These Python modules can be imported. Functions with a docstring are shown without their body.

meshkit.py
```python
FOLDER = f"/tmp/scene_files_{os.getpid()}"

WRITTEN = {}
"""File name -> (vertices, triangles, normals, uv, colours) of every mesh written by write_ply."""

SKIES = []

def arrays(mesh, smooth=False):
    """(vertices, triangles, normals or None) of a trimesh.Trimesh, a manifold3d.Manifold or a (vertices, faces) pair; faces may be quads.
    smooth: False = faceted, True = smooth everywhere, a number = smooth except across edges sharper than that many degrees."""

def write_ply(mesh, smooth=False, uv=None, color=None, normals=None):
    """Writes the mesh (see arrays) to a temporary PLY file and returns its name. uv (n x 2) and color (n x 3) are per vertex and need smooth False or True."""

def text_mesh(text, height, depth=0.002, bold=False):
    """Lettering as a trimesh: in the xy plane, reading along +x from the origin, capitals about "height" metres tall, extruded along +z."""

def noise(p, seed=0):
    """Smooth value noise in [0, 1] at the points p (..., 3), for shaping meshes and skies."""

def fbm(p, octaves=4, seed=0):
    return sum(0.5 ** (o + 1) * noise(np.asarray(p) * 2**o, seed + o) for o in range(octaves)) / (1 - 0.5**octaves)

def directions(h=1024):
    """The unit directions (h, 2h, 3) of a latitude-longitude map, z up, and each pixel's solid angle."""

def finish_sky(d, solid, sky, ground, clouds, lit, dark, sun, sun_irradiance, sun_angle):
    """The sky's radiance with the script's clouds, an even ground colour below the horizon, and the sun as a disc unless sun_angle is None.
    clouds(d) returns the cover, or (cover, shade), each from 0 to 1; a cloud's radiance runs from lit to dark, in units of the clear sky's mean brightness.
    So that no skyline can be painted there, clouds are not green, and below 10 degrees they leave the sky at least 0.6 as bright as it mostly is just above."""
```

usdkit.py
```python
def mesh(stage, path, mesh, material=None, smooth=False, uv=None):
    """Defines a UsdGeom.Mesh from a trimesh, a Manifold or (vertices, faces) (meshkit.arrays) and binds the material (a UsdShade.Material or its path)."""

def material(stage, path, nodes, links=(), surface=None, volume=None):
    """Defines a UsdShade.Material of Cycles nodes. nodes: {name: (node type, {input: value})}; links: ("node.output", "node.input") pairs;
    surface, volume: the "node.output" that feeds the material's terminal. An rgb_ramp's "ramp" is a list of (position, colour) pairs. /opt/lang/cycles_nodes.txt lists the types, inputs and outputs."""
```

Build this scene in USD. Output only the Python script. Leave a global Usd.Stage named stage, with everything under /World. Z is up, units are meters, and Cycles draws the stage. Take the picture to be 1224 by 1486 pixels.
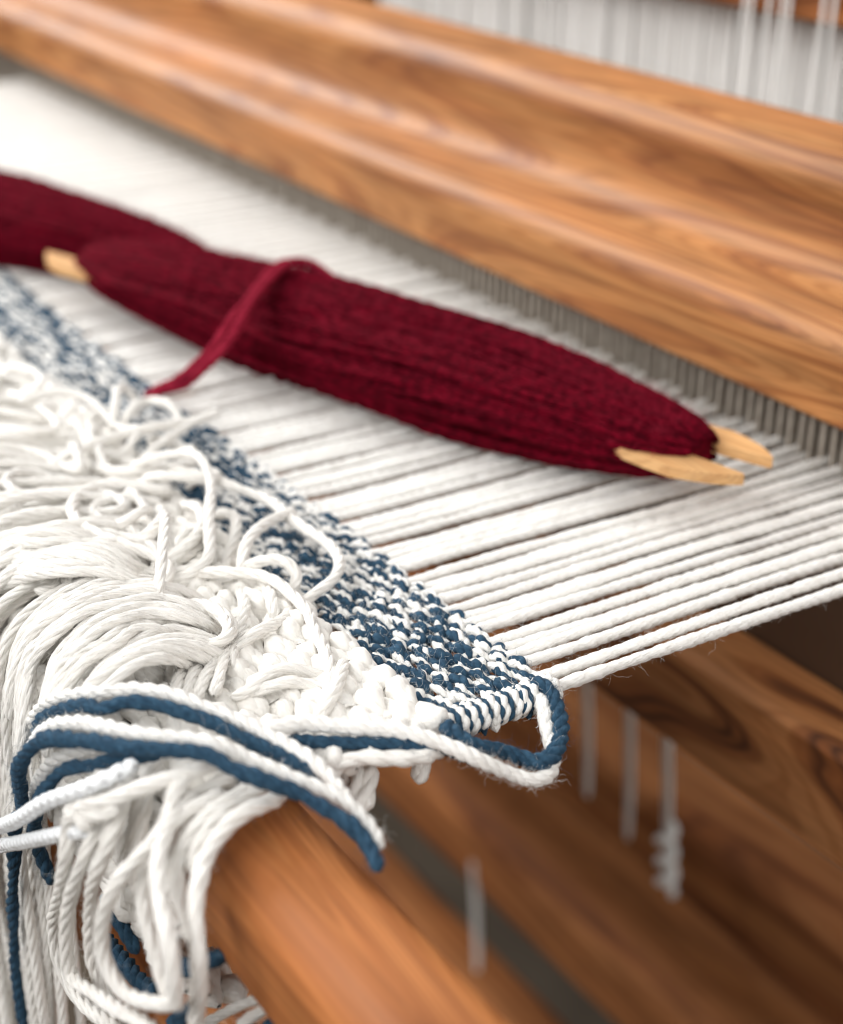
import math, random
import numpy as np, trimesh, usdkit, meshkit
from scipy.interpolate import CubicSpline
from shapely.geometry import Polygon
from pxr import Usd, UsdGeom, UsdLux, UsdShade, Gf, Vt, Sdf

stage = Usd.Stage.CreateInMemory()
UsdGeom.SetStageUpAxis(stage, UsdGeom.Tokens.z)
UsdGeom.SetStageMetersPerUnit(stage, 1.0)
UsdGeom.Xform.Define(stage, '/World')
UsdGeom.Scope.Define(stage, '/World/Looks')
rng = np.random.default_rng(7)

# ------------------------------------------------------------------ camera
# World: X along the weft (towards the viewer's right), Y along the warp away to the reed, Z up; origin at the rug's corner.
PW, PH, FPX = 1224.0, 1486.0, 2350.0
def _dir(v):
    a = np.array([v[0] - PW / 2, v[1] - PH / 2, FPX]); return a / np.linalg.norm(a)
_X = -_dir((-1065.0, -410.0))
_Y = _dir((4400.0, -330.0)); _Y = _Y - _X * (_X @ _Y); _Y /= np.linalg.norm(_Y)
R = np.stack([_X, _Y, np.cross(_X, _Y)], 1)          # camera (x right, y down, z ahead) = R world + T
T = np.array([(800 - PW / 2) / FPX, (1000 - PH / 2) / FPX, 1.0]) * 0.46
EYE = -R.T @ T
FOCUS = 0.464
cam = UsdGeom.Camera.Define(stage, '/World/camera')
r_, u_, b_ = R.T @ [1, 0, 0], R.T @ [0, -1, 0], R.T @ [0, 0, -1]
cam.AddTransformOp().Set(Gf.Matrix4d(*r_, 0, *u_, 0, *b_, 0, *EYE, 1))
cam.CreateHorizontalApertureAttr(24.0); cam.CreateVerticalApertureAttr(24.0 * PH / PW)
cam.CreateFocalLengthAttr(24.0 * FPX / PW)
cam.CreateClippingRangeAttr(Gf.Vec2f(0.02, 50))
cam.CreateFStopAttr(5.0); cam.CreateFocusDistanceAttr(FOCUS)
cam.CreateExposureAttr(-0.14)

# ------------------------------------------------------------------ lamps: unseen window at left; front, right and overhead fills added to brighten
def rect_light(name, pos, target, w, h, power, color):
    l = UsdLux.RectLight.Define(stage, '/World/' + name)
    pos, target = np.array(pos, float), np.array(target, float)
    z = pos - target; z /= np.linalg.norm(z)
    x = np.cross([0, 0, 1.0], z)
    x = np.array([1.0, 0, 0]) if np.linalg.norm(x) < 1e-6 else x / np.linalg.norm(x)
    y = np.cross(z, x)
    l.AddTransformOp().Set(Gf.Matrix4d(*x, 0, *y, 0, *z, 0, *pos, 1))
    l.CreateWidthAttr(w); l.CreateHeightAttr(h); l.CreateIntensityAttr(power); l.CreateColorAttr(Gf.Vec3f(*color))
    return l
rect_light('unseen_left_window_light', (-3.2, -0.55, 1.75), (-0.2, 0.1, 0), 2.0, 1.6, 15.5, (1.0, 0.99, 0.975))  # out of view, placed for the handrail glare and to light the heddles
rect_light('front_fill_light', (0.2, -3.2, 1.9), (-0.1, 0.2, 0), 3.4, 2.2, 6.4, (1.0, 0.985, 0.965))  # added fill from the front, brightens heddles and white yarn
rect_light('right_fill_light', (3.0, 0.5, 0.9), (0, 0.2, -0.2), 2.2, 1.8, 3.9, (1.0, 0.98, 0.955))  # added fill from the right, lifts the rails under the warp
rect_light('overhead_fill_light', (0.0, 0.0, 2.5), (0, 0, 0), 4.6, 4.6, 1.3, (1.0, 0.995, 0.98))  # added soft fill overhead, no such lamp seen

# ------------------------------------------------------------------ helpers
used = {}
def numbered(path):
    n = used.get(path, -1) + 1; used[path] = n
    return path if n == 0 else f'{path}_{n:03d}'
def tag(prim, label=None, cat=None, group=None, kind=None):
    prim = prim.GetPrim() if hasattr(prim, 'GetPrim') else prim
    for k, v in (('label', label), ('category', cat), ('group', group), ('kind', kind)):
        if v: prim.SetCustomDataByKey(k, v)
    return prim
def thing(name, label, cat, group=None):
    return tag(UsdGeom.Xform.Define(stage, numbered('/World/' + name)).GetPrim(), label, cat, group)
def obj(name, mesh, mat, parent=None, smooth=True):
    base = str(parent.GetPath()) if parent is not None else '/World'
    fib = None
    if isinstance(mesh, tuple) and len(mesh) == 3: mesh, fib = mesh[:2], mesh[2]
    o = usdkit.mesh(stage, numbered(base + '/' + name), mesh, M[mat], smooth=smooth)
    if fib is not None: UsdGeom.PrimvarsAPI(o).CreatePrimvar('fibre', Sdf.ValueTypeNames.Float3Array, 'vertex').Set(Vt.Vec3fArray.FromNumpy(np.ascontiguousarray(fib, np.float32)))
    return o.GetPrim()
def halo(name, path, r, count, mat, parent):
    """A dense short nap and a few long stray fibres along a yarn."""
    f = np.concatenate([fuzz_on(path, r, count * 4, (0.0009, 0.0030)), fuzz_on(path, r, max(2, count // 4), (0.003, 0.008))])
    return hairs(name, f, FW, mat, parent, 6)
def hairs(name, pts, widths, mat, parent, n):
    """pts (k, n, 3): k fibres of n points each."""
    c = UsdGeom.BasisCurves.Define(stage, numbered(str(parent.GetPath()) + '/' + name))
    c.CreateTypeAttr('linear'); c.CreateWrapAttr('nonperiodic')
    c.CreatePointsAttr(Vt.Vec3fArray.FromNumpy(np.ascontiguousarray(pts.reshape(-1, 3), np.float32)))
    c.CreateCurveVertexCountsAttr(Vt.IntArray.FromNumpy(np.full(len(pts), n, np.int32)))
    c.CreateWidthsAttr(Vt.FloatArray.FromNumpy(np.tile(np.asarray(widths, np.float32), len(pts)))); c.SetWidthsInterpolation('vertex')
    UsdShade.MaterialBindingAPI.Apply(c.GetPrim()).Bind(M[mat])
    return tag(c, kind='stuff')

# ------------------------------------------------------------------ materials
M = {}
def wood(name, light, mid, dark, seed=0.0, rings=11.0, along=1.3, across=17.0, rough=0.54, coat=0.03, fibre=0.35, spec=0.32):
    M[name] = usdkit.material(stage, '/World/Looks/' + name, {
        'geo': ('geometry', {}),
        'map': ('mapping', {'location': (seed, seed * 0.7, seed * 1.3), 'scale': (along, across, across)}),
        'n1': ('noise_texture', {'scale': 1.0, 'detail': 1.5, 'roughness': 0.35, 'distortion': 0.25}),
        'mul': ('math', {'math_type': 'multiply', 'value2': rings * 6.283}),
        'sin': ('math', {'math_type': 'sine'}),
        'rng': ('map_range', {'from_min': -1.0, 'from_max': 1.0, 'clamp': True}),
        'ramp': ('rgb_ramp', {'ramp': [(0, light), (0.5, light), (0.8, mid), (0.96, dark), (1, mid)]}),
        'mul2': ('math', {'math_type': 'multiply', 'value2': rings * 6.283 * 5.0}),
        'sin2': ('math', {'math_type': 'sine'}),
        'r4': ('rgb_ramp', {'ramp': [(0.0, (1, 1, 1)), (0.55, (1, 1, 1)), (0.9, (0.74, 0.66, 0.58)), (1, (0.8, 0.74, 0.68))]}),
        'rng2': ('map_range', {'from_min': -1.0, 'from_max': 1.0, 'clamp': True}),
        'm4': ('mix_color', {'blend_type': 'multiply', 'fac': 0.75}),
        'map2': ('mapping', {'scale': (18, 520, 520), 'location': (seed, 0, 0)}),
        'n2': ('noise_texture', {'scale': 1.0, 'detail': 3.0, 'roughness': 0.6}),
        'r2': ('rgb_ramp', {'ramp': [(0.3, (1 - fibre,) * 3), (0.6, (1, 1, 1)), (0.8, (1.0, 1.0, 1.0))]}),
        'map3': ('mapping', {'scale': (7, 30, 30), 'location': (0, seed, 2.0)}),
        'n3': ('noise_texture', {'scale': 1.0, 'detail': 3.0, 'roughness': 0.55}),
        'r3': ('rgb_ramp', {'ramp': [(0.25, (0.62, 0.54, 0.47)), (0.48, (1, 1, 1)), (0.75, (1.25, 1.18, 1.08))]}),
        'm2': ('mix_color', {'blend_type': 'multiply', 'fac': 1.0}),
        'm3': ('mix_color', {'blend_type': 'multiply', 'fac': 1.0, 'use_clamp': False}),
        'rr': ('map_range', {'from_min': 0.3, 'from_max': 0.75, 'to_min': rough - 0.03, 'to_max': rough + 0.07, 'clamp': True}),
        'bump': ('bump', {'strength': 0.25, 'distance': 0.0004}),
        'p': ('principled_bsdf', {'coat_weight': coat, 'coat_roughness': 0.3, 'specular_ior_level': spec}),
    }, [('geo.position', 'map.vector'), ('map.vector', 'n1.vector'), ('n1.fac', 'mul.value1'), ('mul.value', 'sin.value1'), ('sin.value', 'rng.value'),
        ('rng.result', 'ramp.fac'), ('geo.position', 'map2.vector'), ('map2.vector', 'n2.vector'), ('n2.fac', 'r2.fac'),
        ('geo.position', 'map3.vector'), ('map3.vector', 'n3.vector'), ('n3.fac', 'r3.fac'),
        ('n1.fac', 'mul2.value1'), ('mul2.value', 'sin2.value1'), ('sin2.value', 'rng2.value'), ('rng2.result', 'r4.fac'), ('ramp.color', 'm4.a'), ('r4.color', 'm4.b'), ('m4.result', 'm2.a'), ('r2.color', 'm2.b'), ('m2.result', 'm3.a'), ('r3.color', 'm3.b'), ('m3.result', 'p.base_color'),
        ('n3.fac', 'rr.value'), ('rr.result', 'p.roughness'), ('n2.fac', 'bump.height'), ('bump.normal', 'p.normal')], surface='p.BSDF')
wood('varnished_wood', (0.47, 0.207, 0.070), (0.41, 0.165, 0.052), (0.25, 0.085, 0.026), 3.1, rings=22, along=1.7)
wood('beam_wood', (0.46, 0.172, 0.052), (0.42, 0.152, 0.045), (0.34, 0.115, 0.033), 8.4, rings=12, rough=0.58, coat=0.0, fibre=0.25)
wood('board_wood', (0.48, 0.21, 0.08), (0.32, 0.12, 0.042), (0.09, 0.03, 0.012), 15.9, rings=6, along=5.0, across=22.0, rough=0.5, coat=0.0)
wood('old_wood', (0.42, 0.17, 0.062), (0.33, 0.122, 0.042), (0.18, 0.058, 0.02), 21.7, rings=7, rough=0.7, coat=0.0, spec=0.2)
wood('pale_wood', (0.66, 0.39, 0.175), (0.62, 0.355, 0.155), (0.56, 0.31, 0.13), 5.2, rings=9, along=6, across=40, rough=0.5, coat=0.0, fibre=0.14)

def wool(name, c1, c2, scale=420.0, bump=0.9, sheen=0.25, rough=0.9, fine=1500.0, c3=None, spec=0.15):
    M[name] = usdkit.material(stage, '/World/Looks/' + name, {
        'geo': ('geometry', {}),
        'n': ('noise_texture', {'scale': scale, 'detail': 3.0, 'roughness': 0.6}),
        'ramp': ('rgb_ramp', {'ramp': [(0.3, c1), (0.68, c2)] + ([(0.8, c3)] if c3 else [])}),
        'at': ('attribute', {'attribute': 'fibre'}),
        'f': ('noise_texture', {'scale': 1.9, 'detail': 2.5, 'roughness': 0.6}),
        'fr': ('rgb_ramp', {'ramp': [(0.28, (0.85, 0.83, 0.80)), (0.55, (1, 1, 1))]}),
        'fm': ('mix_color', {'blend_type': 'multiply', 'fac': 0.6}),
        'bump': ('bump', {'strength': bump, 'distance': 0.0008}),
        'p': ('principled_bsdf', {'roughness': rough, 'sheen_weight': sheen, 'sheen_roughness': 0.5, 'sheen_tint': tuple(0.5 + 0.5 * x for x in c2), 'specular_ior_level': spec}),
    }, [('geo.position', 'n.vector'), ('at.vector', 'f.vector'), ('n.fac', 'ramp.fac'), ('f.fac', 'fr.fac'), ('ramp.color', 'fm.a'), ('fr.color', 'fm.b'), ('fm.result', 'p.base_color'), ('f.fac', 'bump.height'), ('bump.normal', 'p.normal')], surface='p.BSDF')
wool('white_wool', (0.84, 0.825, 0.79), (0.885, 0.875, 0.85))
wool('cotton', (0.84, 0.815, 0.775), (0.89, 0.875, 0.84), bump=0.9)
wool('blue_wool', (0.014, 0.040, 0.074), (0.036, 0.088, 0.145), scale=500, sheen=0.08, bump=0.8, c3=(0.11, 0.185, 0.27))
wool('red_wool', (0.034, 0.0006, 0.0035), (0.150, 0.002, 0.012), scale=300, sheen=0.0, spec=0.04, c3=(0.36, 0.016, 0.048))
wool('red_tail', (0.20, 0.008, 0.024), (0.30, 0.018, 0.042), scale=300, sheen=0.0, spec=0.06)
wool('string', (0.80, 0.785, 0.76), (0.86, 0.85, 0.83), sheen=0.1)
M['string'] = usdkit.material(stage, '/World/Looks/thread', {'d': ('diffuse_bsdf', {'color': (0.90, 0.89, 0.87)}), 't': ('translucent_bsdf', {'color': (0.80, 0.78, 0.74)}), 'mx': ('mix_closure', {'fac': 0.2})},
    [('d.BSDF', 'mx.closure1'), ('t.BSDF', 'mx.closure2')], surface='mx.closure')
M['nylon'] = usdkit.material(stage, '/World/Looks/nylon', {'p': ('principled_bsdf', {'base_color': (0.84, 0.86, 0.88), 'roughness': 0.3, 'specular_ior_level': 0.6})}, surface='p.BSDF')
M['dent_metal'] = usdkit.material(stage, '/World/Looks/dent_metal', {
    'geo': ('geometry', {}), 'n': ('noise_texture', {'scale': 220.0, 'detail': 2.0}),
    'r': ('rgb_ramp', {'ramp': [(0.3, (0.32, 0.28, 0.235)), (0.7, (0.44, 0.395, 0.34))]}),
    'p': ('principled_bsdf', {'roughness': 0.4, 'metallic': 0.2})}, [('geo.position', 'n.vector'), ('n.fac', 'r.fac'), ('r.color', 'p.base_color')], surface='p.BSDF')
M['dark_rail'] = usdkit.material(stage, '/World/Looks/dark_rail', {'p': ('principled_bsdf', {'base_color': (0.085, 0.045, 0.025), 'roughness': 0.6})}, surface='p.BSDF')
M['grey_floor'] = usdkit.material(stage, '/World/Looks/grey_floor', {
    'geo': ('geometry', {}), 'n': ('noise_texture', {'scale': 6.0, 'detail': 4.0}),
    'r': ('rgb_ramp', {'ramp': [(0.3, (0.065, 0.052, 0.040)), (0.7, (0.11, 0.088, 0.066))]}),
    'p': ('principled_bsdf', {'roughness': 1.0, 'specular_ior_level': 0.05})}, [('geo.position', 'n.vector'), ('n.fac', 'r.fac'), ('r.color', 'p.base_color')], surface='p.BSDF')

# ------------------------------------------------------------------ geometry builders
def resample(pts, ds):
    pts = np.asarray(pts, float)
    d = np.r_[0, np.cumsum(np.linalg.norm(np.diff(pts, axis=0), axis=1) ** 0.75 + 1e-9)]
    cs = CubicSpline(d, pts) if len(pts) > 2 else (lambda t: pts[0] + (pts[1] - pts[0]) * (np.asarray(t) / d[-1])[:, None])
    q = cs(np.linspace(0, d[-1], max(40, 12 * len(pts))))
    s = np.r_[0, np.cumsum(np.linalg.norm(np.diff(q, axis=0), axis=1))]
    n = max(4, int(s[-1] / ds) + 1)
    t = np.linspace(0, s[-1], n)
    return np.stack([np.interp(t, s, q[:, k]) for k in range(3)], 1), t

def frames(c):
    t = np.gradient(c, axis=0); t /= np.linalg.norm(t, axis=1, keepdims=True) + 1e-15
    n = np.zeros_like(t)
    a = np.array([0, 0, 1.0]) if abs(t[0, 2]) < 0.9 else np.array([1.0, 0, 0])
    a = a - t[0] * (a @ t[0]); n[0] = a / math.sqrt(a @ a)
    for i in range(1, len(t)):
        a = n[i - 1]; b = t[i]; a = a - b * (a[0] * b[0] + a[1] * b[1] + a[2] * b[2])
        n[i] = a / math.sqrt(a[0] * a[0] + a[1] * a[1] + a[2] * a[2])
    return t, n, np.cross(t, n)

def tube_quads(n, m):
    i, j = np.meshgrid(np.arange(n - 1), np.arange(m), indexing='ij'); k = (j + 1) % m
    return np.stack([i * m + j, i * m + k, (i + 1) * m + k, (i + 1) * m + j], -1).reshape(-1, 4)

def yarn(pts, r, ds=0.001, plies=3, pitch=0.009, m=6, rough=0.08, r_end=0.6, phase=None, spread=0.5, raw=False):
    """A plied yarn along a path: each ply a tube wound round the middle line. One (vertices, quads)."""
    c, s = (np.asarray(pts, float), None) if raw else resample(pts, ds)
    if raw: s = np.r_[0, np.cumsum(np.linalg.norm(np.diff(c, axis=0), axis=1))]
    t, nn, bb = frames(c)
    ph = rng.uniform(0, 6.283) if phase is None else phase
    seed = rng.uniform(0, 1000)
    lump = 1 + rough * 2 * (meshkit.noise(np.stack([s / 0.004 + seed, s * 0, s * 0], 1)) - 0.5) + rough * 2 * (meshkit.noise(np.stack([s / 0.013 + seed, s * 0 + 5, s * 0], 1)) - 0.5)
    e = np.ones(len(s)); e[0] = e[-1] = r_end * 0.3
    if len(s) > 6: e[1] = e[-2] = 0.5 + 0.5 * r_end
    rad = r * lump * e
    V, Q, F, at = [], [], [], 0
    ang = np.arange(m) * 2 * math.pi / m
    fa = ang[None, :] + (s / (pitch * 1.7) * 2 * math.pi)[:, None]
    for k in range(plies):
        if plies == 1: o, rp = c, rad
        else:
            th = ph + s / pitch * 2 * math.pi + 2 * math.pi * k / plies
            o = c + (rad * spread)[:, None] * (np.cos(th)[:, None] * nn + np.sin(th)[:, None] * bb)
            rp = rad * (1 - spread) * 1.06
        v = o[:, None] + rp[:, None, None] * (np.cos(ang)[None, :, None] * nn[:, None] + np.sin(ang)[None, :, None] * bb[:, None])
        V.append(v.reshape(-1, 3)); Q.append(tube_quads(len(c), m) + at); at += len(c) * m
        F.append(np.stack([np.cos(fa), np.sin(fa), np.broadcast_to((s * 55)[:, None] + 17.3 * k + seed, fa.shape)], -1).reshape(-1, 3))
    return np.vstack(V), np.vstack(Q), np.vstack(F)

def join(parts):
    V, Q, F, at = [], [], [], 0
    for v, q, f in parts: V.append(v); Q.append(q + at); F.append(f); at += len(v)
    return np.vstack(V), np.vstack(Q), np.vstack(F)

def fuzz_on(path, r, count, length=(0.003, 0.008), n=6, spread=1.0):
    """Fibres that stand off a yarn: start on its skin, wander outwards and back."""
    c, _ = resample(path, 0.0015)
    t, nn, bb = frames(c)
    i = rng.integers(1, len(c) - 1, count); a = rng.uniform(0, 6.283, count)
    out = np.cos(a)[:, None] * nn[i] + np.sin(a)[:, None] * bb[i]
    p = c[i] + out * r * 0.85
    L = rng.uniform(*length, count) / (n - 1)
    d = out * rng.uniform(0.2, 1.0, count)[:, None] * spread + t[i] * rng.normal(0, 0.9, count)[:, None]
    d /= np.linalg.norm(d, axis=1, keepdims=True)
    P = [p]
    for k in range(n - 1):
        d = d + rng.normal(0, 0.5, d.shape); d /= np.linalg.norm(d, axis=1, keepdims=True)
        p = p + d * L[:, None]; P.append(p)
    return np.stack(P, 1)
FW = np.array([4.2e-5, 4e-5, 3.7e-5, 3.3e-5, 2.8e-5, 2e-5])
FR = FW * 2.8

def prism(profile, x0, x1, nx=2, bow=None):
    """A closed (y, z) profile drawn along X, with end caps; a trimesh."""
    p = Polygon(profile)
    m = trimesh.creation.extrude_polygon(p, 1.0, engine='earcut')
    v = np.array(m.vertices)
    return trimesh.Trimesh(np.stack([x0 + (x1 - x0) * v[:, 2], v[:, 0], v[:, 1]], 1), m.faces, process=False)
def rounded(y0, y1, z0, z1, r, n=7):
    out = []
    for cy, cz, a0 in ((y1 - r, z1 - r, 0), (y0 + r, z1 - r, 90), (y0 + r, z0 + r, 180), (y1 - r, z0 + r, 270)):
        for a in np.radians(np.linspace(a0, a0 + 90, n)): out.append((cy + r * math.cos(a), cz + r * math.sin(a)))
    return out
def eased(pts, r=0.002):
    p = Polygon(pts).buffer(0).buffer(-r, quad_segs=6).buffer(2 * r, quad_segs=6).buffer(-r, quad_segs=6)
    return np.array(p.exterior.coords)[:-1]
def soft_line(pts, n=10):
    """A closed profile through the points with its corners rounded (Chaikin)."""
    p = np.asarray(pts, float)
    for _ in range(3):
        q = np.roll(p, -1, 0); p = np.stack([0.75 * p + 0.25 * q, 0.25 * p + 0.75 * q], 1).reshape(-1, 2)
    return p

# rays of the photograph's viewpoint, to measure places on real surfaces
def ray(px, py):
    v = R.T @ np.array([(px - PW / 2) / FPX, (py - PH / 2) / FPX, 1.0]); return v / np.linalg.norm(v)
def on_z(px, py, z=0.0):
    v = ray(px, py); return EYE + v * ((z - EYE[2]) / v[2])
def on_y(px, py, y=0.0):
    v = ray(px, py); return EYE + v * ((y - EYE[1]) / v[1])
# the rug's lie: flat to the breast beam, round its edge, then straight down
FRONT, TURN = -0.116, 0.017
def lie(y, z):
    q0, q1 = (FRONT + TURN) - y, z + TURN
    return math.hypot(max(q0, 0), max(q1, 0)) + min(max(q0, q1), 0) - TURN
def on_rug(px, py, h):
    """The point seen at a pixel that floats h metres above the rug's lie."""
    v = ray(px, py); t = 0.05
    for _ in range(200):
        p = EYE + v * t; d = lie(p[1], p[2]) - h
        if abs(d) < 2e-6: break
        t += d * 0.95
    return p
def over(s, x, h):
    """Along the lie: s metres from the fell line towards the weaver, h above it."""
    flat = -(FRONT + TURN); arc = TURN * math.pi / 2
    if s < flat: return (x, -s, h)
    if s < flat + arc:
        a = (s - flat) / TURN; return (x, FRONT + TURN - (TURN + h) * math.sin(a), -TURN + (TURN + h) * math.cos(a))
    return (x, FRONT - h, -TURN - (s - flat - arc))

# ================================================================== the setting
obj('floor', trimesh.creation.box([8, 8, 0.04], trimesh.transformations.translation_matrix([0, 0, -0.77])), 'grey_floor', smooth=False).SetCustomDataByKey('kind', 'structure')

# ================================================================== the loom's timber
bb = thing('breast_beam', 'smooth orange brown breast beam in the foreground, the rug bent over it', 'loom beam')
obj('rail', prism(rounded(-0.114, -0.079, -0.041, -0.004, 0.012), -1.1, 0.45), 'beam_wood', bb, 25)

beater = thing('beater', 'varnished wooden beater with a moulded grooved handrail above the reed', 'loom beater')
prof = [(0.165, 0.0225), (0.165, 0.030), (0.165, 0.042), (0.1652, 0.050), (0.168, 0.0555), (0.173, 0.0582), (0.178, 0.0595), (0.184, 0.0600), (0.191, 0.0604), (0.198, 0.0620), (0.2035, 0.0675), (0.206, 0.078), (0.2065, 0.087),
        (0.206, 0.094), (0.2085, 0.0995), (0.2125, 0.1035), (0.218, 0.1055), (0.226, 0.1066), (0.240, 0.1092), (0.244, 0.106), (0.244, 0.09), (0.240, 0.05), (0.225, 0.0225)]
obj('handrail', prism(soft_line(prof), -1.25, 0.30), 'varnished_wood', beater, 25)
sley = [(0.149, -0.131), (0.149, -0.0895), (0.1525, -0.0860), (0.157, -0.0852), (0.178, -0.0835), (0.180, -0.088), (0.190, -0.088), (0.192, -0.0825), (0.214, -0.082), (0.218, -0.082), (0.218, -0.131)]
obj('sley_board', prism(eased(sley, 0.0015), -1.25, 0.30), 'board_wood', beater, 25)

reed = thing('reed', 'grey reed of many upright dents under the beater handrail', 'reed')
DENT = 0.0225 / 4
dent = trimesh.creation.box([0.0021, 0.010, 0.126])
dent = dent.slice_plane([0, 0, 0], [0, 0, 0]) if False else dent
xs = [-0.0022 - DENT * k + 0.006 for k in range(-8, 178)]
for x in xs:
    m = trimesh.creation.box([0.0021 + rng.normal(0, 0.00012), 0.010, 0.116]); m.apply_translation([x + rng.normal(0, 0.00018), 0.186 + rng.normal(0, 0.0003), -0.0265])
    obj('dent', m, 'dent_metal', reed, False)
obj('lower_bar_and_shade', prism(rounded(0.1795, 0.1925, -0.0872, -0.036, 0.003, 4), -1.05, 0.12), 'dark_rail', reed, 25)  # lower baulk drawn taller, its dark brown standing in for shade on the dents
obj('binding', prism(rounded(0.1795, 0.192, 0.0165, 0.0225, 0.002, 4), -1.05, 0.12), 'dark_rail', reed, 25)

# ================================================================== the warp
def warp_x():
    out = [0.0, -0.0062]
    g = -0.0228
    while g > -0.915:
        for k in (0.0064, 0.0021, -0.0021, -0.0064): out.append(g + k + rng.normal(0, 0.00045))
        g -= 0.0225
    return np.array(out)
WX = warp_x()
def warp_pts(k):
    x = WX[k]; up = 0.0013 if k % 2 else -0.0013
    j = rng.normal(0, 0.0008, 4)
    return [(x, -0.004, 0.0), (x + j[0], 0.02, up * 0.18), (x + j[1], 0.09, up * 0.55 + 0.0002), (x + 0.3 * j[2], 0.186, up), (x, 0.30, up * 1.8 + 0.002), (x, 0.42, -0.002)]
for k, x in enumerate(WX):
    near = x > -0.30
    lab, nth = 'one of the inner white warp threads, beyond the sixth dark gap from the selvedge', ('first', 'second', 'third', 'fourth', 'fifth', 'sixth')
    if k == 1: lab = 'second white warp thread from the selvedge, just inside the outermost'
    if 2 <= k < 26: lab = f'{nth[(k - 2) % 4]} white warp thread after the {nth[(k - 2) // 4]} dark gap from the selvedge'
    if k == 0: lab = 'outermost white warp thread, the lowest right of all, ending at the blue loop'
    t = thing('warp_thread', lab, 'yarn', 'white warp threads stretched to the reed')
    p = warp_pts(k)
    c, _ = resample(p, 0.0012 if near else 0.006)
    if near: obj('strand', yarn(p, 0.00198, 0.0012, 3, 0.013, 6, 0.10, spread=0.2), 'white_wool', t)
    else: obj('strand', yarn(p, 0.0021, 0.006, 1, 0.0085, 6, 0.05), 'white_wool', t)
    if x > -0.15: halo('fuzz', p[:4], 0.0017, 200 if x > -0.06 else 90, 'white_wool', t)

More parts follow.
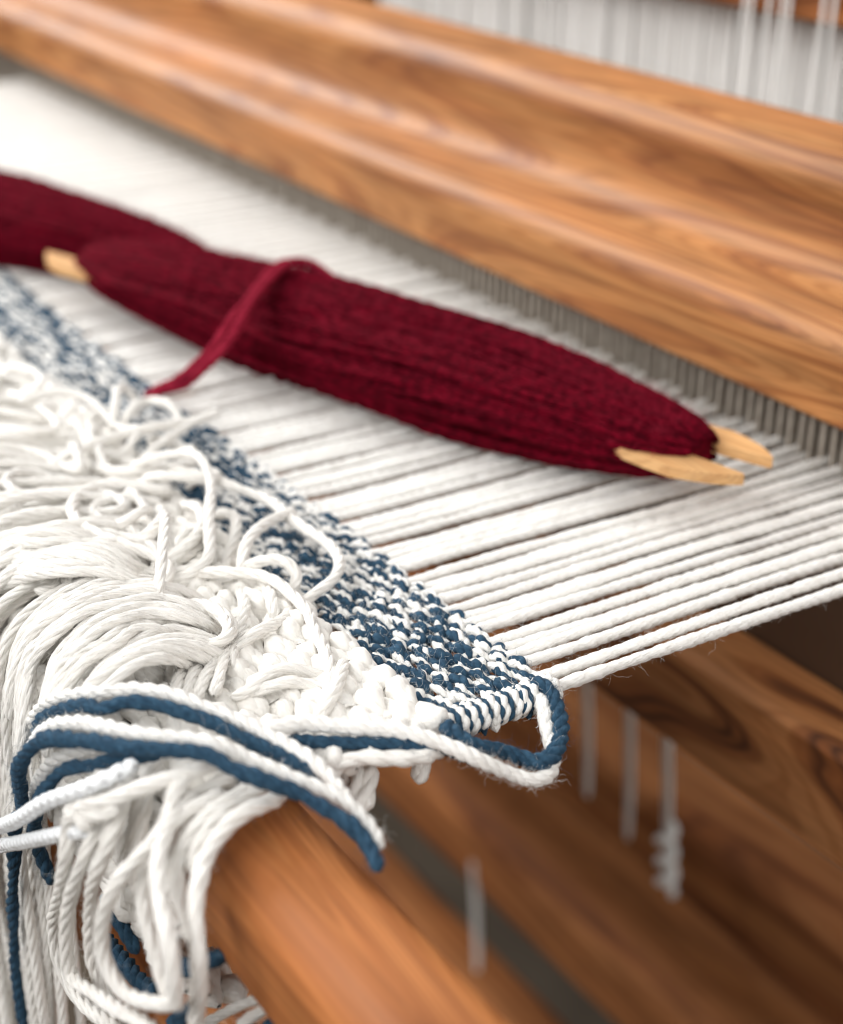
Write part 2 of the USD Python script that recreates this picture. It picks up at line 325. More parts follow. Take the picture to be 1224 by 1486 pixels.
# ================================================================== the rug
rug = thing('rug', 'half woven rug with a blue and white border and long shaggy white pile', 'rug')
widx = np.arange(len(WX))
def weave_phase(x): return np.interp(-x, -WX, widx)      # WX falls, so -WX rises
fuzz_paths = []
def under(s, x, h):
    """The ground of the rug: as over(), but turning back below the beam towards the cloth beam."""
    bend = -(FRONT + TURN) + TURN * math.pi / 2 + 0.026
    if s < bend: return over(s, x, h)
    a = min((s - bend) / 0.017, 0.95); d = max(0.0, s - bend - 0.017 * 0.95)
    cy, cz = FRONT + 0.017, -TURN - 0.026
    return (x, cy - (0.017 + h) * math.cos(a) + d * math.sin(a), cz - (0.017 + h) * math.sin(a) - d * math.cos(a))
NP = 11
for j in range(NP):
    y0 = -0.0012 - j * 0.00345
    for a in (0, 1):
        xe = 0.0035 + rng.normal(0, 0.0006)
        c_parts = []
        for x0, x1, ds in ((xe, -0.30, 0.00065), (-0.30, -0.56, 0.0016)):
            x = np.arange(x0, x1, -ds)
            th = 0.93 * math.pi * weave_phase(x) + (meshkit.noise(np.stack([x / 0.016 + 40 * j, x * 0, x * 0], 1), 3) - 0.5) * 5.0 + j * 2.1 + a * math.pi
            z = 0.0010 * np.cos(math.pi * (weave_phase(x) + j)) * (0.7 + 0.6 * meshkit.noise(np.stack([x / 0.01 + 77 * j, x * 0, x * 0], 1), 4)) + 0.0005 * np.sin(th)
            y = y0 + 0.00085 * np.cos(th) + 0.0005 * (meshkit.noise(np.stack([x / 0.012 + 13 * j + 5 * a, x * 0, x * 0], 1), 8) - 0.5) + 0.0007 * (meshkit.noise(np.stack([x / 0.02, x * 0 + j * 0.35, x * 0], 1), 9) - 0.5) + 0.004 * (meshkit.noise(np.stack([x / 0.09, x * 0, x * 0], 1), 5) - 0.5) * (1 if j < 20 else 0)
            edge = np.clip((x - 0.0005) / 0.003, 0, 1.2)
            z = z * (1 - 0.5 * edge) - 0.0035 * edge ** 2
            c_parts.append(np.stack([x, y, z], 1))
        for part, far in zip(c_parts, (False, True)):
            obj('white_weft' if a else 'blue_weft', yarn(part, 0.00136 if a else 0.00154, plies=1 if far else 2, pitch=0.008, m=5 if far else 6, rough=0.25, spread=0.3, raw=True), 'white_wool' if a else 'blue_wool', rug)
        near = c_parts[0][c_parts[0][:, 0] > -0.14]
        fuzz_paths.append((near[::6], a))
for a, mat in ((0, 'blue_wool'), (1, 'white_wool')):
    F = np.concatenate([fuzz_on(p, 0.0016, 330, (0.0012, 0.0055)) for p, b in fuzz_paths if b == a])
    hairs('fuzz', F, FW, mat, rug, 6)
# selvedge turns: each pick pair wraps the last warp thread before the next row
for j in range(NP):
    y0 = -0.0012 - j * 0.00345
    for a in (0, 1):
        yy = y0 + (0.0009 if a else -0.0009) + rng.normal(0, 0.0003)
        p = [(-0.0055, yy + 0.0006, 0.0002), (-0.0030, yy + 0.0004, 0.0016), (0.0003, yy, 0.0026), (0.0032, yy - 0.0004, 0.0008), (0.0030, yy - 0.0008, -0.0022), (0.0, yy - 0.001, -0.0032)]
        obj('white_weft' if a else 'blue_weft', yarn(p, 0.0016 if a else 0.0012, 0.0006, 2, 0.007, 6, 0.12, spread=0.3), 'white_wool' if a else 'blue_wool', rug)
# plain white ground of thick weft, on over the breast beam and down
for j in range(26):
    s0 = 0.0395 + j * 0.0054
    x = np.arange(0.004 + rng.normal(0, 0.0012), -0.56, -0.0009 if j < 14 else -0.003)
    hgt = 0.0015 * np.cos(math.pi * (weave_phase(x) + j)) + 0.0018 + 0.002 * (meshkit.noise(np.stack([x / 0.007 + 9 * j, x * 0, x * 0], 1), 2) - 0.4)
    ss = s0 + 0.0024 * (meshkit.noise(np.stack([x / 0.009 + 31 * j, x * 0, x * 0], 1), 6) - 0.5) + 0.006 * (meshkit.noise(np.stack([x / 0.09, x * 0, x * 0], 1), 5) - 0.5)
    c = np.array([under(s, xx, h) for s, xx, h in zip(ss, x, hgt)])
    obj('ground_weft', yarn(c, 0.0037, plies=2 if j < 12 else 1, pitch=0.016, m=7, rough=0.22, spread=0.2, raw=True), 'cotton', rug)

# shaggy pile: strands knotted into the ground, combed towards the weaver and hanging over the beam
def pile(x0, s0, h, length, drift, wob, r=0.0022, plies=3, ds=0.0016):
    n = 14; ps = []
    k0 = rng.uniform(0, 100)
    for i in range(n):
        u = i / (n - 1)
        rise = h * math.sin(min(1, u * 5) * math.pi / 2)
        w = wob * (meshkit.noise(np.array([[u * 4 + k0, 0, 0]]))[0] - 0.5) * min(1, u * 4)
        ps.append(over(s0 + length * u, x0 + drift * u + w, max(0.002, rise + 0.004 * (meshkit.noise(np.array([[u * 5 + k0, 7, 0]]))[0] - 0.5) * (1 if i else 0))))
    return yarn(ps, r, ds, plies + 2 if plies > 1 else 1, 0.028, 5, 0.07, spread=0.52)
for layer, (sa, hh) in enumerate(((0.086, 0.006), (0.066, 0.010), (0.050, 0.0145))):
    x = -0.085 - 0.012 * layer
    while x > -0.46:
        deep = x < -0.27
        obj('pile_strand', pile(x + rng.normal(0, 0.0015), sa + rng.normal(0, 0.006), hh + rng.normal(0, 0.0015), rng.uniform(0.20, 0.34), rng.normal(-0.004, 0.010), rng.uniform(0.004, 0.018), 0.00178 * rng.uniform(0.9, 1.12), 3 if not deep else 1, 0.0018 if not deep else 0.004), 'cotton', rug)
        x -= 0.0049 if not deep else 0.0075

def traced(pts, hs, r, mat, name, parent=rug, plies=3, pitch=0.013, ds=0.0011, label=None, fuzz=0, rough=0.07, spread=0.36):
    """A strand through the places where the photograph shows it, at its own heights above the rug."""
    hs = np.interp(np.linspace(0, 1, len(pts)), np.linspace(0, 1, len(hs)), hs)
    w = [on_rug(p[0], p[1], h) for p, h in zip(pts, hs)]
    if mat == 'cotton': plies, pitch, spread, rough = 5, 0.030, 0.5, 0.08
    if mat == 'blue_wool': plies, pitch, spread, rough = 3, 0.0135, 0.35, max(rough, 0.14); r *= 0.93
    o = obj(name, yarn(w, r, ds, plies, pitch, 5 if plies > 3 else 6, rough, spread=spread), mat, parent)
    if label: o.SetCustomDataByKey('label', label)
    if not fuzz and mat == 'cotton': fuzz = 60
    if fuzz: halo('fuzz', w, r, fuzz, mat, parent)
    return w
mm = 0.001
# tangled loops lying over the border
L = [
 ([(190, 690), (200, 675), (232, 663), (269, 658), (291, 665), (303, 687), (305, 732), (304, 780), (298, 817), (273, 834), (240, 850)], [8, 16, 20, 16, 10, 6]),
 ([(215, 690), (229, 678), (261, 683), (310, 695), (347, 709), (391, 727), (420, 751), (457, 776), (482, 795), (493, 817), (482, 842), (460, 859), (440, 878)], [8, 10, 9, 8, 7, 7, 5]),
 ([(428, 742), (400, 752), (376, 767), (358, 790), (353, 806), (352, 830)], [8, 12, 12, 8]),
 ([(350, 824), (367, 819), (396, 812), (421, 820), (430, 834), (422, 858)], [7, 11, 10, 5]),
 ([(312, 752), (325, 745), (339, 748), (343, 765), (336, 793), (326, 830)], [6, 10, 9, 5]),
 ([(255, 850), (298, 832), (322, 830), (359, 832), (396, 842), (421, 861), (446, 887), (455, 910), (470, 941), (480, 985), (468, 1030)], [6, 10, 10, 8, 7, 6]),
 ([(60, 690), (81, 671), (122, 649), (171, 632), (220, 620), (270, 612), (305, 605)], [8, 14, 15, 12]),
 ([(205, 672), (220, 655), (257, 627), (282, 612), (320, 598)], [6, 12, 14]),
 ([(160, 625), (165, 605), (168, 583), (178, 562), (190, 572), (196, 600)], [6, 16, 17, 8]),
 ([(176, 640), (181, 612), (191, 595), (213, 583), (240, 585), (257, 602), (255, 630)], [6, 14, 14, 8]),
 ([(250, 712), (220, 710), (172, 703), (127, 710), (107, 727), (107, 749), (127, 766), (157, 781), (186, 793), (216, 803), (240, 818), (245, 837), (232, 852)], [8, 14, 16, 15, 12, 8]),
 ([(235, 735), (220, 729), (186, 724), (152, 727), (134, 739), (147, 754), (184, 766), (205, 785), (222, 815)], [6, 12, 12, 8]),
 ([(262, 735), (282, 734), (294, 756), (282, 781), (255, 805), (235, 830)], [6, 11, 11, 6]),
 ([(228, 735), (236, 755), (237, 780), (246, 805), (252, 840)], [7, 10, 9, 5]),
 ([(500, 985), (478, 980), (446, 975), (421, 970), (387, 982), (366, 1000), (335, 1012)], [4, 6, 9, 9, 6]),
 ([(496, 1005), (478, 1002), (446, 994), (421, 990), (387, 998), (345, 1014)], [4, 6, 9, 6]),
 ([(500, 960), (496, 975), (490, 995), (475, 1024), (460, 1048)], [6, 8, 8, 5]),
 ([(268, 965), (259, 985), (255, 1010), (250, 1030)], [6, 9, 8]), ([(290, 962), (281, 980), (274, 1000), (268, 1025)], [6, 9, 8]), ([(325, 950), (307, 970), (294, 992), (286, 1015)], [6, 9, 8]),
 ([(345, 930), (326, 955), (318, 985), (310, 1010)], [6, 9, 8]),
 ([(360, 905), (345, 930), (338, 955), (344, 975)], [5, 8, 6]), ([(420, 885), (400, 905), (378, 915), (350, 935), (330, 960)], [5, 9, 9, 5]),
 ([(285, 890), (310, 890), (330, 905), (328, 925), (305, 935), (280, 925)], [7, 12, 12, 9]),
 ([(250, 880), (290, 878), (318, 888), (335, 905), (322, 932)], [7, 12, 10]),
 ([(345, 855), (355, 880), (350, 905), (340, 925)], [5, 8, 6]), ([(385, 850), (395, 875), (398, 900)], [5, 7, 5]),
]
for pts, hs in L: traced(pts, [h * mm for h in hs], 0.0019, 'cotton', 'pile_loop', pitch=0.026)
C = [
 [(318, 950), (300, 940), (257, 930), (220, 933), (186, 947), (157, 970), (137, 992), (120, 1025), (112, 1070)],
 [(318, 905), (294, 896), (257, 881), (208, 876), (172, 884), (137, 903), (105, 933), (86, 957), (73, 990), (65, 1035), (62, 1090)],
 [(262, 926), (245, 916), (220, 906), (191, 908), (157, 928), (122, 950), (98, 975), (81, 1003), (72, 1045), (70, 1100)],
 [(228, 857), (208, 847), (172, 845), (137, 852), (98, 869), (61, 896), (37, 928), (22, 970), (15, 1040)],
 [(275, 878), (257, 869), (220, 859), (172, 862), (122, 876), (86, 901), (56, 930), (37, 965), (28, 1040), (26, 1100)],
 [(155, 792), (137, 781), (103, 771), (61, 774), (24, 781), (-15, 798)],
 [(200, 830), (181, 818), (147, 803), (98, 798), (49, 805), (-8, 828)],
 [(205, 843), (186, 832), (137, 818), (86, 820), (37, 830), (-8, 852)],
 [(290, 960), (262, 948), (230, 948), (195, 960), (165, 985), (148, 1010), (140, 1040)],
]
for pts in C:
    for q in range(4):
        dx, dy = rng.normal(0, 7), (q - 1.5) * 9 + rng.normal(0, 3)
        p = np.array(pts, float); w = np.linspace(1, 0.5, len(p))[:, None]
        traced(list(p + np.array([dx, dy]) * w + rng.normal(0, 1.5, p.shape)), [v * mm for v in (4, 12 + q, 16 + q, 17 + q, 16, 14)], 0.0018, 'cotton', 'pile_strand', pitch=0.026, ds=0.0014, spread=0.32)
# more small loops in the same thicket
for i in range(40):
    x = rng.uniform(-0.40, -0.10); s = rng.uniform(0.03 if -0.25 < x < -0.17 else 0.055, 0.09)
    h = rng.uniform(0.006, 0.013); n = rng.integers(4, 7); rr = rng.uniform(0.012, 0.026); a0 = rng.uniform(0, 6.283); sg = rng.choice([-1, 1])
    ps = [over(s, x, 0.002)]
    for q in range(n):
        a = a0 + sg * q * rng.uniform(0.5, 0.95); k = rr * rng.uniform(0.7, 1.3)
        ps.append(over(max(0.022 if -0.25 < x < -0.17 else 0.046, s + 0.006 * q * 0.5 + k * math.sin(a)), x + 1.2 * k * math.cos(a) - 0.002 * q, h + rng.normal(0, 0.002)))
    obj('pile_loop', yarn(ps, 0.0018, 0.0018, 5 if x > -0.25 else 1, 0.028, 5, 0.07, spread=0.52), 'cotton', rug)

# loose ends of the border's yarn pairs, carried along the edge and thrown over the breast beam
BL, WL = 'blue_yarn_end', 'white_yarn_end'
traced([(45, 1085), (53, 1063), (59, 1046), (74, 1034), (98, 1027), (130, 1024), (147, 1029), (176, 1020), (208, 1020), (233, 1024), (265, 1034), (304, 1047), (343, 1066), (373, 1081), (407, 1096), (436, 1115), (458, 1123), (470, 1137)],
       [v * mm for v in (12, 17, 20, 20, 18, 14, 10, 7, 4)], 0.0021, 'blue_wool', BL, fuzz=260, label='upper blue strand arching over the white pile')
traced([(40, 1075), (48, 1046), (62, 1026), (85, 1013), (130, 1006), (180, 1001), (240, 1006), (300, 1028), (350, 1048), (400, 1073), (450, 1103), (480, 1130), (505, 1165)],
       [v * mm for v in (10, 15, 18, 18, 16, 13, 10, 7, 5)], 0.0021, 'white_wool', WL, fuzz=260)
traced([(36, 1180), (32, 1166), (29, 1142), (27, 1117), (37, 1095), (54, 1078), (78, 1071), (108, 1074), (137, 1076), (167, 1083), (196, 1085), (233, 1088), (270, 1090), (309, 1098), (333, 1113), (368, 1127), (402, 1140), (431, 1150), (461, 1167), (490, 1184), (515, 1203), (532, 1223), (544, 1245), (549, 1266)],
       [v * mm for v in (14, 20, 25, 27, 25, 22, 18, 14, 10, 6, 2, 0)], 0.0023, 'blue_wool', BL, fuzz=420, label='long blue strand from the beam corner over the white loops')
traced([(45, 1090), (59, 1066), (81, 1052), (118, 1049), (157, 1056), (196, 1064), (233, 1069), (270, 1073), (323, 1084), (353, 1099), (397, 1117), (441, 1136), (475, 1149), (505, 1166), (527, 1188), (543, 1210), (550, 1234)],
       [v * mm for v in (15, 22, 23, 21, 17, 12, 9, 6, 2, 0)], 0.0021, 'white_wool', WL, fuzz=300)
traced([(235, 1092), (201, 1098), (162, 1102), (137, 1110), (110, 1113), (86, 1122), (71, 1139), (59, 1156), (52, 1181), (50, 1205), (56, 1232), (66, 1258), (77, 1284)],
       [v * mm for v in (14, 18, 20, 20, 17, 13, 10)], 0.0021, 'blue_wool', BL, fuzz=260, label='inner blue strand hooked round the white loops')
traced([(150, 1085), (110, 1092), (80, 1104), (62, 1125), (52, 1150), (47, 1180)], [v * mm for v in (12, 16, 17, 14, 10)], 0.0021, 'white_wool', WL, fuzz=80)
traced([(24, 1180), (21, 1215), (20, 1260), (18, 1308), (20, 1353), (21, 1394), (25, 1431), (35, 1500)], [v * mm for v in (16, 18, 17, 16)], 0.0020, 'blue_wool', BL, fuzz=160, label='dark blue strand hanging at the far left', rough=0.2)
traced([(150, 1300), (165, 1325), (182, 1352), (200, 1385)], [v * mm for v in (4, 6, 5)], 0.0024, 'blue_wool', BL, label='short blue strand behind the hanging loops')
traced([(155, 1360), (163, 1375), (191, 1411), (226, 1442)], [v * mm for v in (3, 5, 5)], 0.0027, 'blue_wool', BL, label='thick blue strand low behind the hanging loops')
traced([(240, 1392), (256, 1400), (276, 1404), (305, 1394), (335, 1384), (362, 1377)], [v * mm for v in (4, 5, 0, -14)], 0.0027, 'blue_wool', BL, label='blue strand lying across under the beam edge')
traced([(280, 1464), (266, 1474), (250, 1490)], [v * mm for v in (5, 5)], 0.0023, 'blue_wool', BL)
traced([(425, 1476), (400, 1484), (380, 1492)], [v * mm for v in (-14, -8)], 0.0023, 'blue_wool', BL)
# the corner loop: one blue and one white yarn that turn the corner of the rug
B = [on_z(*p, z) for p, z in (((772, 1000), .001), ((786, 994), .003), ((799, 1003), .003), ((809, 1026), .001), ((814, 1055), -.002), ((808, 1088), -.004), ((786, 1106), -.005), ((755, 1099), -.004), ((720, 1088), -.001), ((690, 1082), .002), ((664, 1068), .004), ((650, 1055), .003))]
obj('corner_loop', yarn(B, 0.0023, 0.0009, 3, 0.0115, 7, 0.14, spread=0.40), 'blue_wool', rug).SetCustomDataByKey('label', 'blue yarn looping out at the corner of the rug')
halo('fuzz', B, 0.0021, 420, 'blue_wool', rug)
B = [on_z(*p, z) for p, z in (((783, 1010), .001), ((790, 1030), .0), ((795, 1060), -.003), ((803, 1095), -.006), ((797, 1122), -.008), ((775, 1132), -.007), ((740, 1122), -.004), ((700, 1105), .001), ((650, 1082), .005), ((600, 1066), .007), ((560, 1060), .008), ((500, 1055), .009), ((440, 1050), .010), ((400, 1056), .011), ((360, 1060), .010))]
obj('corner_loop', yarn(B, 0.0022, 0.0009, 3, 0.012, 7, 0.08, spread=0.34), 'white_wool', rug).SetCustomDataByKey('label', 'white yarn running beside the blue corner loop')
halo('fuzz', B, 0.0021, 420, 'white_wool', rug)
B = [on_z(*p, z) for p, z in (((690, 1105), -.006), ((662, 1092), -.002), ((628, 1084), .003), ((579, 1080), .005), ((513, 1079), .006), ((460, 1077), .007), ((418, 1073), .006))]
obj(BL, yarn(B, 0.00185, 0.0009, 3, 0.011, 7, 0.09, spread=0.36), 'blue_wool', rug).SetCustomDataByKey('label', 'blue strand lying along the white edge of the rug')
halo('fuzz', B, 0.0018, 160, 'blue_wool', rug)
B = [on_z(*p, z) for p, z in (((640, 1085), -.001), ((628, 1093), .001), ((579, 1101), .003), ((530, 1100), .004), ((496, 1108), .003), ((478, 1125), .0), ((484, 1160), -.01))]
obj(WL, yarn(B, 0.0023, 0.0009, 3, 0.02, 7, 0.07, spread=0.34), 'cotton', rug)
for pts in ([(500, 1108), (506, 1130), (510, 1158)], [(518, 1110), (520, 1140), (517, 1166)], [(538, 1108), (534, 1140), (526, 1178)], [(612, 1098), (611, 1118), (608, 1138)]):
    obj('pile_strand', yarn([on_z(*p, -0.004 - 0.004 * i) for i, p in enumerate(pts)], 0.0026, 0.001, 3, 0.02, 6, 0.06, spread=0.34), 'cotton', rug)

# white loops hanging in front of the breast beam
S = [
 ([(330, 1100), (300, 1112), (257, 1127), (208, 1142), (159, 1161), (120, 1172), (95, 1180)], (8, 14, 20, 24, 25), 1),
 ([(175, 1120), (135, 1145), (112, 1170), (105, 1183), (98, 1225), (90, 1274), (83, 1308), (78, 1353), (91, 1406), (110, 1443), (147, 1478), (180, 1510)], (16, 22, 24, 22, 20, 18), 1),
 ([(190, 1135), (165, 1160), (147, 1188), (130, 1225), (115, 1262), (98, 1323), (96, 1372), (103, 1414), (127, 1436), (159, 1458), (196, 1478), (225, 1500)], (14, 20, 24, 23, 22), 1),
 ([(200, 1125), (186, 1152), (172, 1188), (152, 1237), (137, 1274), (132, 1296), (130, 1345), (137, 1406), (152, 1443), (175, 1475)], (12, 18, 20, 18, 16), 1),
 ([(285, 1150), (262, 1172), (245, 1193), (211, 1235), (176, 1272), (154, 1313), (147, 1357), (152, 1394), (172, 1431), (208, 1453), (240, 1457), (262, 1448)], (10, 16, 22, 24, 22, 18), 1),
 ([(324, 1148), (285, 1170), (252, 1192), (238, 1215), (230, 1245), (230, 1296), (243, 1357), (252, 1419), (258, 1465)], (7, 14, 18, 20, 18), 1),
 ([(262, 1165), (236, 1200), (216, 1247), (208, 1284), (211, 1333), (225, 1382), (240, 1431), (252, 1452)], (9, 14, 16, 16), 1),
 ([(412, 1148), (380, 1168), (353, 1180), (322, 1208), (301, 1240), (290, 1275), (284, 1321), (288, 1382), (289, 1431), (284, 1495)], (4, 7, 9, 12, 12, 12), 1.1),
 ([(365, 1140), (335, 1160), (306, 1178), (277, 1208), (261, 1245), (259, 1290), (270, 1335), (283, 1370)], (5, 8, 10, 11, 9), 1),
 ([(335, 1105), (289, 1113), (262, 1135), (247, 1172), (240, 1210)], (8, 14, 16, 14), 1),
 ([(350, 1120), (310, 1140), (275, 1165), (250, 1200), (244, 1250), (250, 1300)], (5, 8, 10, 10), 1),
 ([(395, 1135), (360, 1155), (330, 1175), (305, 1200), (288, 1230), (280, 1270)], (4, 6, 8, 9), 1),
 ([(225, 1100), (212, 1140), (204, 1180), (200, 1240), (205, 1290)], (9, 10, 9, 7), 1.45),
 ([(150, 1110), (140, 1150), (133, 1180)], (16, 20, 22), 1), ([(165, 1105), (160, 1150), (158, 1190), (150, 1230)], (14, 17, 18), 1),
 ([(180, 1150), (140, 1165), (112, 1178), (120, 1195), (135, 1200)], (20, 25, 25, 22), .9), ([(170, 1170), (130, 1183), (105, 1185), (98, 1200), (96, 1240)], (22, 25, 24), .9),
 ([(185, 1200), (178, 1240), (184, 1290), (200, 1340)], (5, 7, 5), .8),
 ([(430, 1425), (403, 1440), (359, 1455), (323, 1472), (290, 1492)], (-14, -9, -4), .8), ([(434, 1440), (408, 1454), (372, 1472), (345, 1492)], (-14, -9, -4), .8), ([(400, 1436), (420, 1462), (435, 1495)], (-12, -9, -8), .8),
]
for pts, hs, k in S: traced(pts, [h * mm for h in hs], 0.0020 * k, 'cotton', 'hanging_loop', pitch=0.035, rough=0.05, spread=0.3)

# ================================================================== cords
def braid(path, r, ds=0.0009):
    c, s = resample(path, ds); t, n, b = frames(c); parts = []
    for k in range(4):
        sg = 1 if k % 2 else -1
        th = sg * s / 0.0075 * 6.283 + k * 1.571
        o = c + r * 0.55 * (np.cos(th)[:, None] * n + np.sin(th)[:, None] * b) * (1 + 0.25 * np.sin(2 * th))[:, None]
        parts.append(yarn(o, r * 0.52, plies=1, m=6, rough=0.02, raw=True))
    return join(parts)
for lab, pts, hs in (('shiny white braided cord rising across the blue strands, the upper of two', [(-30, 1212), (0, 1200), (37, 1183), (74, 1161), (110, 1149), (147, 1134), (176, 1120), (198, 1108)], (27, 27, 25, 20)),
                     ('shiny white braided cord running level into the white knot, the lower of two', [(-30, 1236), (0, 1228), (49, 1219), (93, 1210), (125, 1206)], (26, 25, 22))):
    t = thing('braided_cord', lab, 'cord')
    hs = np.interp(np.linspace(0, 1, len(pts)), np.linspace(0, 1, len(hs)), hs) * mm
    obj('braid', braid([on_rug(*p, h) for p, h in zip(pts, hs)], 0.0021), 'nylon', t)

# ================================================================== shuttles
def shuttle(name, label, tipL, tipR, zc, Wm, Tm, horns=True, seed=1, tail=None):
    g = np.random.default_rng(seed)
    A, Bp = np.array(tipL, float), np.array(tipR, float)
    Ln = np.linalg.norm(Bp - A); ax = (Bp - A) / Ln; pr = np.array([-ax[1], ax[0]])
    mid = (A + Bp) / 2
    def W(a, b, c): return np.stack([mid[0] + a * ax[0] + b * pr[0], mid[1] + a * ax[1] + b * pr[1], zc + c], -1)
    t = thing(name, label, 'shuttle')
    h = Ln / 2; hw = 0.0210
    def end(sx):
        o = []   # outer edge to the tip, then down into the notch
        for a, b in ((0.110, hw - 0.010), (0.075, hw - 0.004), (0.05, hw - 0.0030), (0.033, hw - 0.0006), (0.022, hw), (0.016, hw - 0.0018), (0.009, hw - 0.0046), (0.004, hw - 0.0078), (0.0010, hw - 0.0104), (0.0, hw - 0.0116), (0.0012, hw - 0.0124), (0.010, hw - 0.0132), (0.020, hw - 0.0138), (0.032, hw - 0.0155), (0.046, 0.0)):
            o.append((a, b))
        up = [(h - a, b) for a, b in o]; dn = [(h - a, -b) for a, b in o[::-1]][1:]
        return [(sx * a, sx * b) for a, b in up + dn]
    poly = Polygon(end(1) + end(-1)).buffer(0)
    m = trimesh.creation.extrude_polygon(poly, 0.0038, engine='earcut')
    v = np.array(m.vertices); tw = 0
    stick = trimesh.Trimesh(W(v[:, 0], v[:, 1], v[:, 2] - 0.0019), m.faces, process=False)
    if horns: obj('stick', stick, 'pale_wood', t, 30)
    # yarn wound lengthwise through the notches
    hy = h - 0.020
    def sec(u):
        e = (1 - np.abs(u) ** 2.8)
        return 0.0078 + (Wm - 0.0078) * e ** 0.8, 0.0058 + (Tm - 0.0058) * e ** 0.8
    parts = []
    for layer, (f, cnt) in enumerate(((0.84, 30), (0.96, 74), (1.02, 60), (1.05, 26))):
        for k in range(cnt):
            ph = 2 * math.pi * (k + g.uniform(-0.4, 0.4)) / cnt
            u = np.linspace(-1, 1, 26) * (1 - 0.05 * g.uniform(0, 1) ** 2)
            wv = g.normal(0, 0.20 if layer else 0.1, 4)
            p = ph + wv[0] * u + wv[1] * np.sin(3 * u + wv[2] * 20) + 0.06 * np.sin(7 * u + wv[3] * 30)
            bw, cw = sec(u)
            ff = f * (1 + 0.05 * np.sin(4 * p + 1.5 * u + seed) + 0.04 * np.sin(9 * p - 2 * u + 2 * seed) + 0.035 * np.sin(5 * u + g.uniform(0, 6)) + g.normal(0, 0.022))
            parts.append(yarn(W(hy * u, bw * ff * np.cos(p), cw * ff * np.sin(p)), 0.00125 * g.uniform(0.8, 1.25), 0.0032, 2, 0.022, 4, 0.25, spread=0.3))
        if layer == 0:
            core = trimesh.creation.icosphere(4); cv = np.array(core.vertices); uu = np.clip(cv[:, 0], -0.985, 0.985); bw, cw = sec(uu); q = np.sqrt(np.maximum(1e-9, 1 - uu ** 2)); an = np.arctan2(cv[:, 2], cv[:, 1])
            parts.append((W(hy * uu, bw * 0.86 * np.cos(an), cw * 0.86 * np.sin(an)), np.c_[core.faces, core.faces[:, 2]], cv))
    w = obj('wound_yarn', tri_join(parts), 'red_wool', t)
    paths = []
    for k in range(60):
        ph = g.uniform(0.1, 3.0); u = np.linspace(-0.95, 0.95, 14); bw, cw = sec(u)
        paths.append(W(hy * u, bw * 1.03 * np.cos(ph), cw * 1.03 * np.sin(ph)))
    hairs('fuzz', np.concatenate([fuzz_on(p, 0.0012, 260, (0.0020, 0.0065)) for p in paths]), FR, 'red_tail', t, 6)
    return t, W, sec, hy
def tri_join(parts):
    V, F, at = [], [], 0
    C = []
    for v, q, c in parts:
        f = np.vstack([q[:, [0, 1, 2]], q[:, [0, 2, 3]]]); f = f[(f[:, 0] != f[:, 2]) & (f[:, 1] != f[:, 2]) & (f[:, 0] != f[:, 1])]
        V.append(v); F.append(f + at); C.append(c); at += len(v)
    return np.vstack(V), np.vstack(F), np.vstack(C)
SH_Z = 0.0205
l, r = on_z(92, 364, 0.0205), on_z(1101, 684, 0.0205)
sh, Wf, sec, hy = shuttle('stick_shuttle', 'pale wooden stick shuttle wound with dark red yarn, its horned tip near the reed', l[:2], r[:2], SH_Z, 0.0302, 0.0185, seed=3)
# yarn end thrown over the shuttle
for off in (0.0, 1.0):
    pix = [(500, 432, 36), (474, 402, 42), (450, 384, 47), (422, 378, 50), (396, 391, 49), (370, 420, 47), (342, 460, 43), (314, 498, 35), (287, 528, 24), (255, 553, 10), (232, 566, 6), (205, 576, 4)]
    p = [on_z(a + off * 8, b + off * 3, (z * (0.90 if z > 30 else 1) + off * 0.5) * mm) for a, b, z in pix]
    p = [q + rng.normal(0, 0.0005, 3) for q in p]
    hairs('fuzz', fuzz_on(p, 0.0016, 260, (0.0015, 0.005)), FR, 'red_tail', sh, 6)
    obj('yarn_end', yarn(p, 0.0021, 0.0012, 3, 0.010, 6, 0.16, spread=0.42), 'red_tail', sh).SetCustomDataByKey('label', 'red yarn end thrown across the shuttle')
a, b = on_z(345, 398, 0.0175), on_z(-420, 222, 0.0175)
shuttle('stick_shuttle', 'second shuttle of dark red yarn, half hidden at the left edge behind the first', b[:2], a[:2], 0.0175, 0.0300, 0.018, horns=False, seed=9)

# ================================================================== behind the beater: heddles on their shaft bar
bar = thing('heddle_bar', 'brown wooden bar at the top right behind the white strings', 'loom bar')
obj('rail', prism(rounded(0.318, 0.338, 0.127, 0.175, 0.005, 4), -1.3, 0.25), 'old_wood', bar, 25)
for row, (y, x0, step, top) in enumerate(((0.345, -0.205, 0.0034, 0.17), (0.353, -0.2067, 0.0034, 0.17))):
    x = x0
    while x > -0.66:
        xx = x + rng.normal(0, 0.00045); yy = y; y = yy + rng.normal(0, 0.001)
        p = [(xx, y, top), (xx + rng.normal(0, .0004), y, 0.08), (xx + rng.normal(0, .0004), y, 0.0), (xx, y, -0.10)]
        h = obj('heddle', yarn(p, 0.0019 * rng.uniform(0.88, 1.1), 0.03, 1, m=5, rough=0.0), 'string'); y = yy
        tag(h, 'one of the closely hung upright white heddle strings behind the beater', 'heddle', 'white heddle strings behind the beater')
        x -= step
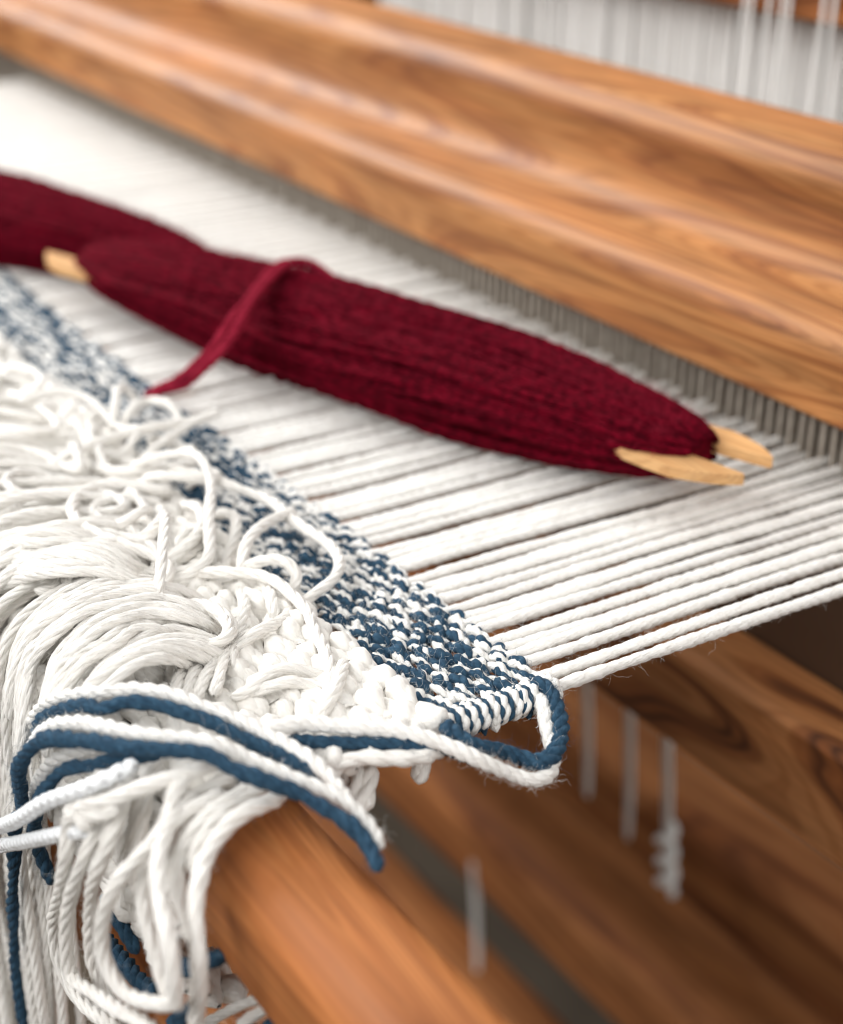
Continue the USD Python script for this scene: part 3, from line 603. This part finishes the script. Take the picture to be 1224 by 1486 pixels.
for x, nth in zip((-0.2785, -0.274, -0.262, -0.2525, -0.2475, -0.228, -0.2215), ('leftmost', 'second from left', 'third from left', 'middle one', 'third from right', 'second from right', 'rightmost')):
    p = [(x, 0.3145, 0.24), (x + rng.normal(0, .0006), 0.3145, 0.15), (x + rng.normal(0, .0006), 0.3145, 0.05), (x, 0.3145, -0.02)]
    h = obj('heddle', yarn(p, 0.0010, 0.02, 1, m=5, rough=0.0), 'string')
    tag(h, f'thin white heddle string over the brown heddle bar, {nth} of seven', 'heddle', 'heddle strings in front of the bar')

# ================================================================== under the weaving
kb = thing('knee_beam', 'broad blurred brown beam low down, running below the weaving to the lower right', 'loom beam')
obj('rail', prism(rounded(0.300, 0.388, -0.52, -0.45, 0.022), -1.7, 0.7), 'old_wood', kb, 25)
ub = thing('stretcher_beam', 'narrow dark brown rail just below the lower board of the beater', 'loom beam')
obj('rail', prism(rounded(0.322, 0.384, -0.405, -0.343, 0.016), -1.7, 0.7), 'old_wood', ub, 25)
cb = thing('cloth_beam', 'dark brown round cloth beam in the shade under the hanging loops', 'loom beam')
ang = np.linspace(0, 2 * math.pi, 40)[:-1]
obj('roller', prism([(-0.045 + 0.045 * math.cos(a), -0.165 + 0.045 * math.sin(a)) for a in ang], -1.1, 0.03), 'old_wood', cb, 25)
tb = thing('treadle_bar', 'dim brown bar far below, in the gap beside the breast beam', 'loom beam')
obj('rail', prism(rounded(0.285, 0.345, -0.66, -0.60, 0.016, 4), -1.7, 0.4), 'old_wood', tb, 25)
Yk = 0.30
for lab, top, bot in (('plain white tie cord, leftmost of the three hanging below the weaving', (850, 1010), (853, 1150)),
                      ('plain white tie cord hanging in the middle of three below the beater board', (912, 1030), (912, 1212)),
                      ('faint plain white cord far below in the gap right of the breast beam', (688, 1290), (693, 1405)),
                      ('longest white knotted tie cord, nearest the beater board', (966, 1050), (968, 1278))):
    t = thing('tie_cord', lab, 'cord')
    a, b = on_y(*top, Yk), on_y(*bot, Yk)
    a = a + (a - b) * 0.35
    for dx in (-0.0012, 0.0014):
        obj('strand', yarn([a + [dx, 0, 0], (a + b) / 2 + [dx * 1.5, 0.001, 0], b + [dx * 0.5, 0, -0.004]], 0.0019, 0.003, 2, 0.010, 6, 0.05), 'string', t)
    for q in ((0.0, 0.10, 0.2) if 'longest' in lab else ()):
        kn = [b + (a - b) * q + np.array([0.0042 * math.cos(w) , 0.0042 * math.sin(w), 0.0022 * w - 0.010]) for w in np.linspace(0, 9, 16)]
        obj('knot', yarn(kn, 0.0030, 0.0015, 1, m=6), 'string', t)
